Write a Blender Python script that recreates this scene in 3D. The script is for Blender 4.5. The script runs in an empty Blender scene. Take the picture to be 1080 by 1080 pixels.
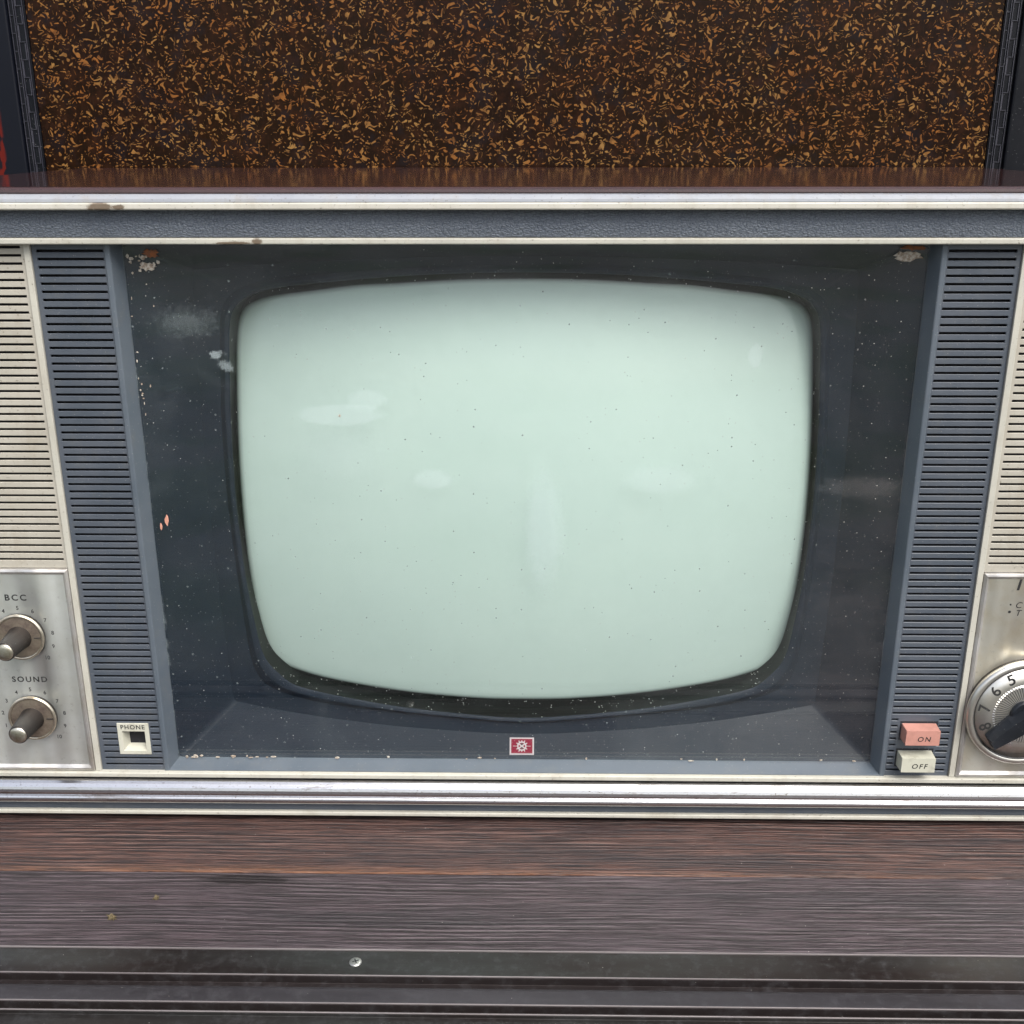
import bpy, bmesh, math, random
from mathutils import Vector, Matrix, Euler
C = bpy.context
S = C.scene
random.seed(7)

# ------------------------------------------------------------------ camera
MM = 0.001
cam_d = bpy.data.cameras.new('camera')
cam = bpy.data.objects.new('camera', cam_d)
S.collection.objects.link(cam)
cam_d.sensor_width = 36.0
cam_d.lens = 36.0 * 1180 / 1080
cam_d.clip_start = 0.01
cam_d.clip_end = 500
_p, _y, _r = 0.3296616, -0.01680367, -0.00168999
_fw = Vector((math.sin(_y) * math.cos(_p), math.cos(_y) * math.cos(_p), -math.sin(_p)))
_rt = Vector((math.cos(_y), -math.sin(_y), 0))
_up = _rt.cross(_fw)
_r2 = _rt * math.cos(_r) + _up * math.sin(_r)
_u2 = -_rt * math.sin(_r) + _up * math.cos(_r)
cam.matrix_world = Matrix.Translation((0.00388373, -0.6066355, 0.3808566)) @ Matrix((
    (_r2.x, _u2.x, -_fw.x), (_r2.y, _u2.y, -_fw.y), (_r2.z, _u2.z, -_fw.z))).to_4x4()
S.camera = cam

# ------------------------------------------------------------------ sky, sun, exposure
SUN_EL, SUN_AZ = 54.0, 150.0      # azimuth clockwise from +Y: behind the photographer, to the right
w = bpy.data.worlds.new('World')
S.world = w
w.use_nodes = True
wn = w.node_tree
wn.nodes.clear()
sky = wn.nodes.new('ShaderNodeTexSky')
sky.sky_type = 'NISHITA'
sky.sun_disc = False
sky.sun_elevation = math.radians(SUN_EL)
sky.sun_rotation = math.radians(SUN_AZ)
sky.dust_density = 4.0
sky.air_density = 1.0
sky.ozone_density = 1.0
bg = wn.nodes.new('ShaderNodeBackground')
bg.inputs['Strength'].default_value = 0.13
wo = wn.nodes.new('ShaderNodeOutputWorld')
hs = wn.nodes.new('ShaderNodeHueSaturation')      # thin high cloud: a paler blue
hs.inputs['Saturation'].default_value = 0.5
wn.links.new(sky.outputs[0], hs.inputs['Color'])
wn.links.new(hs.outputs[0], bg.inputs[0])
wn.links.new(bg.outputs[0], wo.inputs[0])
sd = bpy.data.lights.new('sun', 'SUN')
sd.energy = 2.0
sd.angle = math.radians(38)
sd.color = (1.0, 0.96, 0.9)
sun = bpy.data.objects.new('sun', sd)
S.collection.objects.link(sun)
_az = math.radians(SUN_AZ)
_el = math.radians(SUN_EL)
_d = Vector((math.sin(_az) * math.cos(_el), math.cos(_az) * math.cos(_el), math.sin(_el)))
sun.rotation_euler = _d.to_track_quat('Z', 'Y').to_euler()
S.view_settings.view_transform = 'Standard'
S.view_settings.look = 'None'
S.view_settings.exposure = 0.9
S.view_settings.gamma = 1.0
S.view_settings.use_curve_mapping = False
S.render.engine = 'CYCLES'
S.cycles.max_bounces = 5
S.cycles.diffuse_bounces = 3
S.cycles.glossy_bounces = 3
S.cycles.transparent_max_bounces = 8
S.cycles.use_adaptive_sampling = True
S.cycles.adaptive_threshold = 0.02
S.cycles.use_denoising = True

# ------------------------------------------------------------------ node helpers
class NT:
    def __init__(s, name):
        s.m = bpy.data.materials.new(name)
        s.m.use_nodes = True
        s.t = s.m.node_tree
        s.t.nodes.clear()
        s.out = s.t.nodes.new('ShaderNodeOutputMaterial')
        s.tc = s.t.nodes.new('ShaderNodeTexCoord')
        s.obj = s.tc.outputs['Object']
    def put(s, sock, v):
        if isinstance(v, bpy.types.NodeSocket):
            s.t.links.new(v, sock)
        elif v is not None:
            sock.default_value = v if not isinstance(v, tuple) or len(v) != 3 or sock.type != 'RGBA' else (*v, 1)
    def node(s, typ, ins=None, **kw):
        n = s.t.nodes.new(typ)
        for k, v in kw.items():
            setattr(n, k, v)
        for k, v in (ins or {}).items():
            s.put(n.inputs[k], v)
        return n
    def map(s, scale=(1, 1, 1), loc=(0, 0, 0), rot=(0, 0, 0), vec=None):
        return s.node('ShaderNodeMapping', {'Vector': vec or s.obj, 'Scale': scale, 'Location': loc, 'Rotation': rot}).outputs[0]
    def noise(s, scale=1.0, detail=2, rough=.5, vec=None, dist=0.0, color=False):
        n = s.node('ShaderNodeTexNoise', {'Vector': vec or s.obj, 'Scale': scale, 'Detail': detail, 'Roughness': rough, 'Distortion': dist})
        return n.outputs['Color' if color else 'Fac']
    def vor(s, scale, vec=None, out='Distance', feature='F1', rnd=1.0):
        n = s.node('ShaderNodeTexVoronoi', {'Vector': vec or s.obj, 'Scale': scale, 'Randomness': rnd}, feature=feature)
        return n.outputs[out]
    def ramp(s, fac, a, b, ca=0.0, cb=1.0):
        n = s.node('ShaderNodeMapRange', {'Value': fac, 'From Min': a, 'From Max': b, 'To Min': ca, 'To Max': cb})
        return n.outputs[0]
    def math(s, op, a, b=None, c=None):
        n = s.node('ShaderNodeMath', operation=op)
        for i, v in enumerate((a, b, c)):
            if v is not None:
                s.put(n.inputs[i], v)
        return n.outputs[0]
    def vmath(s, op, a, b=None, scale=None):
        n = s.node('ShaderNodeVectorMath', operation=op)
        s.put(n.inputs[0], a)
        if b is not None:
            s.put(n.inputs[1], b)
        if scale is not None:
            s.put(n.inputs['Scale'], scale)
        return n.outputs[0]
    def mix(s, f, a, b, blend='MIX'):
        n = s.node('ShaderNodeMix', data_type='RGBA', blend_type=blend)
        s.put(n.inputs[0], f)
        s.put(n.inputs[6], a)
        s.put(n.inputs[7], b)
        return n.outputs[2]
    def xyz(s, vec=None):
        return s.node('ShaderNodeSeparateXYZ', {0: vec or s.obj}).outputs
    def bump(s, h, strength, dist, normal=None):
        return s.node('ShaderNodeBump', {'Height': h, 'Strength': strength, 'Distance': dist, 'Normal': normal}).outputs[0]
    def spot(s, x, z, rx, rz, soft=.35, warp=.35):
        """ragged oval patch round (x, z) millimetres on a front face: a stain, and on the glass a painted reflection"""
        if not hasattr(s, 'spn'):
            s.spn = s.noise(420, 4, .75)
            s.spo = s.xyz()
        n, o = s.spn, s.spo
        dx = s.math('DIVIDE', s.math('SUBTRACT', o[0], x * MM), rx * MM)
        dz = s.math('DIVIDE', s.math('SUBTRACT', o[2], z * MM), rz * MM)
        d = s.math('SQRT', s.math('ADD', s.math('MULTIPLY', dx, dx), s.math('MULTIPLY', dz, dz)))
        d = s.math('ADD', d, s.math('MULTIPLY', s.math('SUBTRACT', n, .5), warp * 4))
        return s.ramp(d, 1.0, 1.0 - soft, 0, 1)
    def bsdf(s, col, rough=.5, metal=0.0, normal=None, **kw):
        ins = {'Base Color': col, 'Roughness': rough, 'Metallic': metal, 'Normal': normal}
        ins.update(kw)
        n = s.node('ShaderNodeBsdfPrincipled', ins)
        s.t.links.new(n.outputs[0], s.out.inputs[0])
        return s.m

def dim(c, f=.78):
    return tuple(v * f for v in c)

def plastic(name, a, b, rough=.45, grime=(.09, .08, .065), g=.35, bumpd=.00008, scale=30, spec=.5):
    a, b, grime = dim(a), dim(b), dim(grime)
    t = NT(name)
    n = t.noise(scale, 5, .6)
    col = t.mix(t.ramp(n, .35, .65), a, b)
    gn = t.noise(90, 6, .7)
    col = t.mix(t.ramp(gn, .52, .75, 0, g), col, grime)
    sp = t.vor(420, out='Distance')
    col = t.mix(t.ramp(sp, .10, .06, 0, .5), col, (.35, .35, .34))
    fine = t.noise(2500, 2, .6)
    return t.bsdf(col, t.ramp(n, .3, .7, rough - .08, rough + .1), 0, t.bump(fine, .35, bumpd), **{'Specular IOR Level': spec})

M = {}
M['slate'] = plastic('slate_plastic', (.072, .088, .112), (.092, .106, .130), .42, grime=(.14, .14, .13), g=.4)
M['slate_light'] = plastic('slate_edge', (.095, .118, .145), (.115, .138, .165), .4, grime=(.16, .16, .15), g=.3)
M['slot_dark'] = plastic('slot_shadow_board', (.006, .006, .01), (.01, .01, .015), .7, g=.05)
M['mask'] = plastic('tube_surround_plastic', (.012, .019, .031), (.016, .024, .036), .45, grime=(.024, .031, .042), g=.3, spec=.12)
M['rubber'] = plastic('black_rubber', (.004, .005, .005), (.007, .008, .008), .6, grime=(.02, .02, .02), g=.2, spec=.15)

def cream_mat(name, a, b, stains=(), rough=.45, stain_col=(.085, .05, .022), streak=False):
    a, b = dim(a, .78), dim(b, .78)
    t = NT(name)
    n = t.noise(26, 5, .65)
    col = t.mix(t.ramp(n, .35, .68), a, b)
    v = t.map(scale=(1, 1, .35))
    gn = t.noise(70, 7, .72, v)
    col = t.mix(t.ramp(gn, .5, .8, 0, .5), col, (.22, .18, .12))
    sp = t.noise(600, 3, .6)
    col = t.mix(t.ramp(sp, .62, .75, 0, .7), col, (.09, .07, .05))
    for st in stains:
        col = t.mix(t.math('MULTIPLY', t.spot(*st), .85), col, stain_col)
    return t.bsdf(col, t.ramp(gn, .4, .7, rough, rough + .25), 0, t.bump(t.noise(1500, 2, .6), .25, .00008))
M['cream'] = cream_mat('aged_cream_plastic', (.50, .49, .43), (.57, .555, .48), [(-153, 324.4, 11, 1.0), (-140, 325, 3, 2.2)])
M['cream_grille'] = cream_mat('aged_cream_grille', (.42, .395, .335), (.50, .475, .41), [], stain_col=(.24, .18, .13))
M['silver_trim'] = cream_mat('silver_painted_trim', (.29, .31, .35), (.34, .36, .39), [(-218.5, 343.2, 8, 2.0), (-214, 343.4, 14, .8)])
M['trim_edge'] = cream_mat('aged_trim_edge', (.55, .53, .46), (.64, .62, .55), [(-218.5, 343.2, 7, 3.0), (-209, 343.0, 4, 1.6)])

t = NT('leatherette')
n = t.noise(20, 4, .6)
col = t.mix(t.ramp(n, .35, .65), (.125, .146, .178), (.155, .178, .21))
vv = t.map(scale=(1, 1, 1.7), vec=t.vmath('ADD', t.obj, t.vmath('SCALE', t.noise(400, 2, .5, color=True), scale=.0016)))
h = t.vor(430, vv, feature='DISTANCE_TO_EDGE')
col = t.mix(t.ramp(h, .10, 0, 0, .7), col, (.05, .06, .09))
M['leather'] = t.bsdf(col, .48, 0, t.bump(t.math('ADD', h, t.noise(900, 2, .5)), .8, .0011))

t = NT('chrome')
n = t.noise(40, 4, .6)
pit = t.math('MAXIMUM', t.ramp(t.noise(900, 3, .6), .64, .70), t.math('MULTIPLY', t.ramp(t.noise(1, 5, .75, t.map(scale=(30, 200, 200))), .58, .66), .5))
v = t.map(scale=(.15, 1, 1))
col = t.mix(pit, (.61, .61, .63), (.25, .2, .16))
M['chrome'] = t.bsdf(col, t.ramp(t.noise(60, 5, .7, v), .3, .7, .13, .28), 1.0, t.bump(n, .3, .0006))

def brushed(name, base, warm):
    t = NT(name)
    v = t.map(scale=(12, 1, 900))
    br = t.noise(1, 4, .7, v)
    pol = t.noise(1, 2, .5, t.map(scale=(60, 0, 3), loc=(2, 0, 0)))      # uneven polish across the plate
    blot = t.noise(38, 5, .65)
    col = t.mix(t.ramp(blot, .4, .7), base, warm)
    col = t.mix(t.ramp(t.noise(220, 5, .75), .6, .8, 0, .5), col, (.22, .2, .16))
    wob = t.noise(1, 1, .4, t.map(scale=(36, 0, 5)))          # slow waviness of the sheet, mostly along x
    nrm = t.bump(wob, 1.0, .022)
    nrm = t.bump(br, .10, .0002, nrm)
    tg = t.node('ShaderNodeCombineXYZ', {0: 1.0, 1: 0.0, 2: 0.0}).outputs[0]
    scr = t.ramp(t.noise(1, 3, .8, t.map(scale=(700, 1, 160), rot=(0, .5, 0))), .70, .76)
    col = t.mix(t.math('MULTIPLY', scr, .5), col, (.75, .75, .72))
    return t.bsdf(col, t.ramp(pol, .38, .62, .34, .66), .82, nrm, Anisotropic=.7, Tangent=tg)
M['brushed'] = brushed('brushed_steel', (.82, .85, .82), (.72, .74, .69))
M['brushed_warm'] = brushed('brushed_steel_yellowed', (.74, .72, .64), (.66, .60, .46))
M['panel_frame'] = brushed('bright_panel_frame', (.64, .63, .62), (.5, .46, .4))
t = NT('dial_metal')
blot = t.noise(60, 5, .65)
col = t.mix(t.ramp(blot, .35, .7), (.80, .79, .76), (.62, .58, .50))
M['dial'] = t.bsdf(col, t.ramp(blot, .3, .7, .24, .42), 1.0, t.bump(t.noise(700, 3, .6), .1, .0002))
t = NT('tarnished_disc')
blot = t.noise(110, 5, .7)
col = t.mix(t.ramp(blot, .35, .7), (.44, .37, .29), (.17, .13, .11))
M['tarnish'] = t.bsdf(col, t.ramp(blot, .3, .7, .3, .55), .85, t.bump(t.noise(900, 3, .6), .2, .0002))
t = NT('tarnished_rim')
col = t.mix(t.ramp(t.noise(140, 5, .7), .4, .7), (.72, .66, .55), (.4, .32, .22))
M['rim'] = t.bsdf(col, .28, .95, t.bump(t.noise(900, 3, .6), .2, .0002))
M['knob_black'] = plastic('knurled_black_plastic', (.016, .013, .012), (.028, .023, .02), .45, grime=(.06, .05, .04), g=.5)
M['handle'] = plastic('dial_handle_plastic', (.005, .007, .010), (.009, .012, .018), .35, grime=(.07, .07, .07), g=.35)
t = NT('knob_cap_metal')
col = t.mix(t.ramp(t.noise(250, 4, .7), .4, .7), (.74, .71, .62), (.5, .44, .3))
M['cap'] = t.bsdf(col, .3, 1.0, t.bump(t.noise(800, 3, .6), .2, .0002))
M['ink'] = plastic('black_print', (.012, .012, .014), (.02, .02, .02), .6, grime=(.1, .1, .1), g=.25)
M['ink_worn'] = plastic('worn_grey_print', (.02, .022, .022), (.06, .06, .06), .6, grime=(.2, .2, .2), g=.4)
M['pink'] = plastic('pink_plastic', (.53, .255, .205), (.60, .30, .245), .4, grime=(.32, .18, .14), g=.55)
M['ivory'] = plastic('ivory_plastic', (.56, .56, .46), (.62, .61, .52), .4, grime=(.24, .22, .16), g=.75)
M['crimson'] = plastic('crimson_enamel', (.19, .003, .022), (.22, .004, .028), .5, grime=(.06, .01, .015), g=.1, spec=.1)
M['white'] = plastic('white_enamel', (.36, .32, .34), (.42, .38, .40), .4, g=.2)
t = NT('shell_lacquer')
v = t.map(scale=(1, 14, 14))
gr = t.noise(14, 7, .7, v)
col = t.mix(t.ramp(gr, .35, .7), (.030, .013, .012), (.048, .020, .018))
dust = t.noise(500, 5, .8)
col = t.mix(t.ramp(dust, .5, .8, .0, .2), col, (.12, .07, .07))
M['shell'] = t.bsdf(col, t.ramp(t.noise(40, 5, .7), .3, .7, .10, .2), 0, None, **{'Coat Weight': .6, 'Coat Roughness': .08})

# phosphor screen: fades to bare black glass at its rim
t = NT('phosphor_screen')
fade = t.node('ShaderNodeAttribute', attribute_name='coat').outputs['Fac']
n = t.noise(9, 3, .5)
col = t.mix(t.ramp(n, .35, .65), (.430, .535, .498), (.455, .560, .520))
col = t.mix(t.ramp(t.noise(55, 5, .7), .5, .8, 0, .22), col, (.385, .48, .445))
col = t.mix(fade, (.02, .03, .028), col)
M['phosphor'] = t.bsdf(col, .5, 0, **{'Specular IOR Level': .2, 'Coat Weight': .8, 'Coat Roughness': .03})
t = NT('bare_tube_glass')
sp = t.vor(520, out='Distance')
pick = t.ramp(t.noise(200, 2, .5), .56, .64)
col = t.mix(t.math('MULTIPLY', t.ramp(sp, .24, .14), pick), (.004, .006, .005), (.5, .52, .5))
M['tube_black'] = t.bsdf(col, .3, 0, **{'Specular IOR Level': .15})

# clear safety glass: see-through, reflecting by Fresnel, dusty, with reflections painted in pale patches
def glass_mat(name, dusty):  # dusty: adds the dust and the painted reflections
    t = NT(name)
    # Schlick reflectance of one surface, the same from either side (the thin pane bends no rays)
    gm = t.node('ShaderNodeNewGeometry')
    dt = t.node('ShaderNodeVectorMath', {0: gm.outputs['Incoming'], 1: gm.outputs['Normal']}, operation='DOT_PRODUCT').outputs['Value']
    c_ = t.math('SUBTRACT', 1.0, t.math('ABSOLUTE', dt))
    fr = t.math('ADD', .04, t.math('MULTIPLY', t.math('POWER', c_, 5.0), .96))
    tr = t.node('ShaderNodeBsdfTransparent', {'Color': (.985, .995, .99, 1)}).outputs[0]
    gl = t.node('ShaderNodeBsdfGlossy', {'Roughness': .015, 'Color': (1, 1, 1, 1)}).outputs[0]
    m1 = t.node('ShaderNodeMixShader', {0: fr, 1: tr, 2: gl}).outputs[0]
    if dusty:
        n1 = t.noise(9, 5, .62, t.map(scale=(1, 1, .7), loc=(.3, 0, .1)), dist=.8)
        n2 = t.noise(48, 5, .75, t.map(scale=(1, 1, 2.0)))
        dust_glare = t.ramp(n1, .40, .72, 0, .008)
        dust_glare = t.math('ADD', dust_glare, t.ramp(n2, .5, .85, 0, .014))
        dust_glare = t.math('ADD', dust_glare, t.ramp(n1, .545, .56, 0, .006))      # pale step painted as the edge of a cloudy reflection
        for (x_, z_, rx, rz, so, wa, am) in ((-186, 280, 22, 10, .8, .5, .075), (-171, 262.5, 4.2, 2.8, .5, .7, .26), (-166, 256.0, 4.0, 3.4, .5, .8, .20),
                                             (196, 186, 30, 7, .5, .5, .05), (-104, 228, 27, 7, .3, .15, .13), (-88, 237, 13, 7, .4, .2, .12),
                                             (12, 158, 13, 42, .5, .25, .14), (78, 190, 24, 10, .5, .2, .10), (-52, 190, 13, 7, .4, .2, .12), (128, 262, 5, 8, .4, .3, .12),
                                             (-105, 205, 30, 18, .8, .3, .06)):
            dust_glare = t.math('ADD', dust_glare, t.math('MULTIPLY', t.spot(x_, z_, rx, rz, so, wa), am))  # cloudy outdoor reflections painted on the pane as pale patches
        # warm grey reflection painted on the lower right, with a ragged upper edge
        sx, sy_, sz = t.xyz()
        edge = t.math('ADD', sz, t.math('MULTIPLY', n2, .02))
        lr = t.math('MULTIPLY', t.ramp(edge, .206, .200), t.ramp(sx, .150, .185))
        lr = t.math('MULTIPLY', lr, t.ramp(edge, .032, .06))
        dust_glare = t.math('ADD', dust_glare, t.math('MULTIPLY', lr, t.ramp(n2, .3, .7, .008, .032)))
        # grime gathered along the bottom and side edges
        low = t.ramp(t.math('ADD', sz, t.math('MULTIPLY', n2, -.006)), .0045, .0005, 0, .10)
        dust_glare = t.math('ADD', dust_glare, low)
        sid = t.ramp(t.math('SUBTRACT', t.math('ABSOLUTE', sx), t.math('MULTIPLY', n2, -.008)), .2205, .2225, 0, .12)
        dust_glare = t.math('ADD', dust_glare, sid)
        jit = t.vmath('SCALE', t.noise(600, 1, .5, color=True), scale=.0007)
        gate = t.ramp(t.noise(20, 2, .6, t.map(loc=(0, 0, 2))), .38, .50)
        fx, fy, fz = t.xyz(t.vmath('ADD', t.obj, jit))
        flat_ = t.node('ShaderNodeCombineXYZ', {0: fx, 1: fz, 2: 0.0}).outputs[0]
        spk = None
        drk = None
        for sc_, r0, r1, keep, off, mix_ in ((75, .045, .02, .80, 0, 0), (190, .07, .04, .955, .31, 0), (300, .10, .06, .972, .7, 1), (120, .035, .02, .945, .93, 1)):
            vec = t.map(loc=(off, off * .7, 0), vec=flat_)
            vn = t.node('ShaderNodeTexVoronoi', {'Vector': vec, 'Scale': sc_}, voronoi_dimensions='2D')
            pick = t.math('GREATER_THAN', t.xyz(vn.outputs['Color'])[0], keep)
            k_ = t.math('MULTIPLY', t.math('MULTIPLY', t.ramp(vn.outputs['Distance'], r0, r1), pick), gate)
            if mix_:
                spk = k_ if spk is None else t.math('MAXIMUM', spk, k_)
            else:
                drk = k_ if drk is None else t.math('MAXIMUM', drk, k_)
        scv = t.noise(1, 2, .6, t.map(scale=(900, 1, 60), rot=(0, .6, 0)))
        dust_glare = t.math('ADD', dust_glare, t.ramp(scv, .72, .78, 0, .05))
        tot = t.math('MAXIMUM', dust_glare, t.math('MULTIPLY', t.math('MAXIMUM', spk, drk), .8))
        tot = t.math('MINIMUM', tot, 1.0)
        dcol = t.mix(t.ramp(sx, .12, .19), (.62, .72, .74), (.42, .38, .38))  # tints of the painted reflections: bluish left, warm grey right
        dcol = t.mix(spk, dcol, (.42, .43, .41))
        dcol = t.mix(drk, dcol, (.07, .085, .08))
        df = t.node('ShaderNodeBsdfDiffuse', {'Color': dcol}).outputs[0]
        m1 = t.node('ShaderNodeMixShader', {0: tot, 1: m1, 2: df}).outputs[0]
    t.t.links.new(m1, t.out.inputs[0])
    return t.m
M['glass'] = glass_mat('dusty_glass_painted_glare', True)
M['glass_clean'] = glass_mat('clear_safety_glass', False)
t = NT('glue_residue')
n = t.noise(500, 4, .7)
col = t.mix(t.ramp(n, .45, .55), (.26, .20, .15), (.46, .42, .36))
M['residue'] = t.bsdf(col, .8, 0, t.bump(n, .8, .0008))
t = NT('rusty_residue')
n = t.noise(500, 4, .7)
col = t.mix(t.ramp(n, .4, .6), (.28, .09, .025), (.16, .07, .04))
M['residue_rust'] = t.bsdf(col, .8, 0, t.bump(n, .8, .0008))
t = NT('pink_residue')
M['residue_pink'] = t.bsdf(t.mix(t.noise(600, 3, .6), (.45, .18, .12), (.55, .3, .22)), .8)

# ---- surfaces round the set
def planks(name, a, b, c, seed, edge=None):
    t = NT(name)
    wv = t.vmath('SCALE', t.noise(1, 2, .5, t.map(scale=(5, 9, 5), loc=(seed, 0, 0)), color=True), scale=.006)
    base = t.vmath('ADD', t.obj, t.vmath('MULTIPLY', wv, (0, 1, 0)))
    fib = t.noise(1, 3, .6, t.map(scale=(34, 850, 60), loc=(seed * 2, 3, 0), vec=base))
    ln = t.math('SINE', t.math('MULTIPLY', t.math('ADD', t.xyz(base)[1], t.math('MULTIPLY', t.noise(1, 2, .5, t.map(scale=(6, 120, 5), loc=(seed, 7, 0), vec=base)), .008)), 1750.0))
    amp = t.ramp(t.noise(1, 3, .6, t.map(scale=(7, 45, 9), loc=(seed, 1, 0))), .40, .62, .0, .9)
    g1 = t.math('ADD', t.math('MULTIPLY', t.math('MULTIPLY', ln, amp), .16), t.math('ADD', t.math('MULTIPLY', t.noise(1, 4, .7, t.map(scale=(13.0, 360, 60), loc=(seed, seed, 0), vec=base)), .6), .2))
    g2 = fib
    broad = t.noise(1, 4, .6, t.map(scale=(5, 24, 20), loc=(seed * 3, 0, 0)))
    col = t.mix(t.ramp(broad, .35, .65), a, b)
    col = t.mix(t.ramp(g1, .48, .66, 0, .9), col, c)
    col = t.mix(t.ramp(g1, .48, .36, 0, .9), col, (.010, .006, .006))
    col = t.mix(t.ramp(g2, .54, .40, 0, .85), col, (.012, .008, .009))
    if edge is not None:
        o = t.xyz()
        e = t.ramp(t.math('ADD', o[1], t.math('MULTIPLY', broad, .012)), edge + .013, edge + .004)
        col = t.mix(t.math('MULTIPLY', e, t.ramp(g2, .4, .6, .3, .9)), col, (.19, .085, .042))
    dk = t.noise(1, 4, .65, t.map(scale=(3.2, 52, 9), loc=(seed * 4, 2, 0), vec=base))
    col = t.mix(t.ramp(dk, .52, .68, 0, .65), col, (.014, .011, .014))
    pl = t.noise(1, 5, .7, t.map(scale=(16, 90, 9), loc=(seed * 5, 2, 0)))
    col = t.mix(t.ramp(pl, .56, .74, 0, .45), col, c)
    dust = t.math('MULTIPLY', t.ramp(t.vor(150, out='Distance'), .05, .03), t.ramp(t.noise(30, 3, .6), .48, .6))
    col = t.mix(t.math('MULTIPLY', dust, .8), col, (.5, .47, .42))
    pore = t.noise(1, 3, .7, t.map(scale=(85, 1300, 60), loc=(seed, 9, 0), vec=base))
    col = t.mix(t.ramp(pore, .60, .68, 0, .8), col, (.008, .006, .007))
    col = t.mix(t.ramp(pore, .38, .30, 0, .5), col, c)
    hgt = t.math('ADD', g1, t.math('MULTIPLY', g2, .6))
    return t, col, hgt
t, col, h = planks('reddish_plank', (.044, .020, .017), (.074, .031, .022), (.140, .080, .066), 1.3, -.0553)
M['plank_red'] = t.bsdf(col, .55, 0, t.bump(h, 1.0, .0024))
t, col, h = planks('greyish_plank', (.030, .020, .025), (.050, .032, .036), (.100, .076, .086), 5.7)
o = t.xyz()
dx = t.math('DIVIDE', t.math('SUBTRACT', o[0], -.160), .024)
dy = t.math('DIVIDE', t.math('SUBTRACT', o[1], -.0620), .0046)
kd = t.math('ADD', t.math('SQRT', t.math('ADD', t.math('MULTIPLY', dx, dx), t.math('MULTIPLY', dy, dy))), t.math('MULTIPLY', t.math('SUBTRACT', t.noise(200, 2, .5), .5), .8))
col = t.mix(t.ramp(kd, 1.15, .8), col, (.005, .001, .002))
M['plank_grey'] = t.bsdf(col, .52, 0, t.bump(h, 1.0, .0020))

def track_mat(name, a, b, rough):
    t = NT(name)
    n = t.noise(1, 5, .6, t.map(scale=(4, 30, 30)))
    col = t.mix(t.ramp(n, .35, .65), a, b)
    d = t.noise(160, 6, .75)
    col = t.mix(t.ramp(d, .5, .8, 0, .4), col, (.12, .12, .13))
    sp = t.math('MULTIPLY', t.ramp(t.vor(210, out='Distance'), .06, .03), t.ramp(t.noise(30, 3, .6), .48, .6))
    col = t.mix(sp, col, (.4, .38, .35))
    return t.bsdf(col, t.ramp(d, .35, .7, rough, rough + .2), .55, t.bump(t.noise(1, 3, .6, t.map(scale=(20, 1500, 900))), .15, .0003))
M['track'] = track_mat('bronze_anodised_track', (.016, .010, .009), (.036, .037, .036), .30)
M['track_bright'] = track_mat('worn_track_edge', (.17, .15, .15), (.26, .235, .235), .38)
M['track_dusty'] = track_mat('dusty_track_rail', (.030, .027, .031), (.062, .057, .064), .45)
M['track_dark'] = track_mat('dark_track_groove', (.020, .015, .015), (.030, .024, .024), .5)
t = NT('screw_steel')
M['screw'] = t.bsdf(t.mix(t.noise(900, 3, .6), (.55, .55, .52), (.35, .35, .33)), .35, .9)
t = NT('dry_straw')
M['straw'] = t.bsdf(t.mix(t.noise(900, 3, .6), (.12, .09, .04), (.07, .055, .03)), .8)

# tortoiseshell-like lacquer panel
t = NT('mottled_lacquer')
flat = t.vmath('MULTIPLY', t.obj, (1.32, 0, 1.32))
warp = t.vmath('SCALE', t.vmath('SUBTRACT', t.noise(95, 0, .5, flat, color=True), (.5, .5, .5)), scale=.013)
wv = t.map(scale=(1.05, 1, 1.4), vec=t.vmath('ADD', flat, warp))
n1 = t.noise(185, 0, .4, wv)
n2 = t.noise(270, 0, .4, t.map(loc=(.7, 0, .3), vec=wv))
n3 = t.noise(180, 0, .4, t.map(loc=(1.7, 0, .9), vec=t.vmath('ADD', flat, t.vmath('SCALE', warp, scale=1.3))))
b1 = t.ramp(n1, .700, .722)
b2 = t.ramp(n2, .688, .710)
rid = t.math('ABSOLUTE', t.math('SUBTRACT', n3, .5))
wid = t.ramp(t.noise(170, 0, .5, t.map(loc=(7, 0, 1), vec=flat)), .3, .7, .006, .030)
b3 = t.math('MULTIPLY', t.ramp(t.math('SUBTRACT', rid, wid), .004, -.004), t.ramp(t.noise(180, 0, .5, t.map(loc=(3, 0, 1), vec=flat)), .575, .595))
blob = t.math('MAXIMUM', b1, t.math('MAXIMUM', b2, b3))
big = t.noise(9, 4, .6)
dark = t.mix(t.ramp(big, .35, .65), (.008, .0028, .0012), (.010, .004, .001))
dark = t.mix(t.ramp(t.noise(120, 4, .6), .45, .7, 0, .7), dark, (.024, .008, .003))
dark = t.mix(t.ramp(t.noise(60, 3, .6, t.map(loc=(5, 0, 2))), .52, .68, 0, .4), dark, (.009, .008, .011))
tint = t.noise(40, 3, .6, t.map(loc=(2, 0, 5)))
org = t.mix(t.ramp(tint, .38, .62), (.185, .070, .017), (.215, .115, .036))
org = t.mix(t.ramp(t.noise(170, 1, .5, t.map(loc=(9, 0, 1))), .35, .6, .75, 0), org, (.07, .028, .010))
col = t.mix(blob, dark, org)
hz = t.ramp(t.noise(1, 5, .7, t.map(scale=(2500, 1, 60), rot=(0, .03, 0))), .62, .7, 0, .25)
col = t.mix(hz, col, (.10, .06, .04))
M['mottled'] = t.bsdf(col, t.ramp(t.noise(30, 4, .7), .3, .7, .16, .30), 0, t.bump(t.math('ADD', blob, t.noise(350, 3, .6)), .08, .0004), **{'Specular IOR Level': .12})
M['black_lacquer'] = plastic('black_lacquer', (.003, .004, .007), (.005, .006, .009), .35, grime=(.012, .012, .018), g=.3, spec=.2)
t = NT('painted_black_post')
o = t.xyz()
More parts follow.
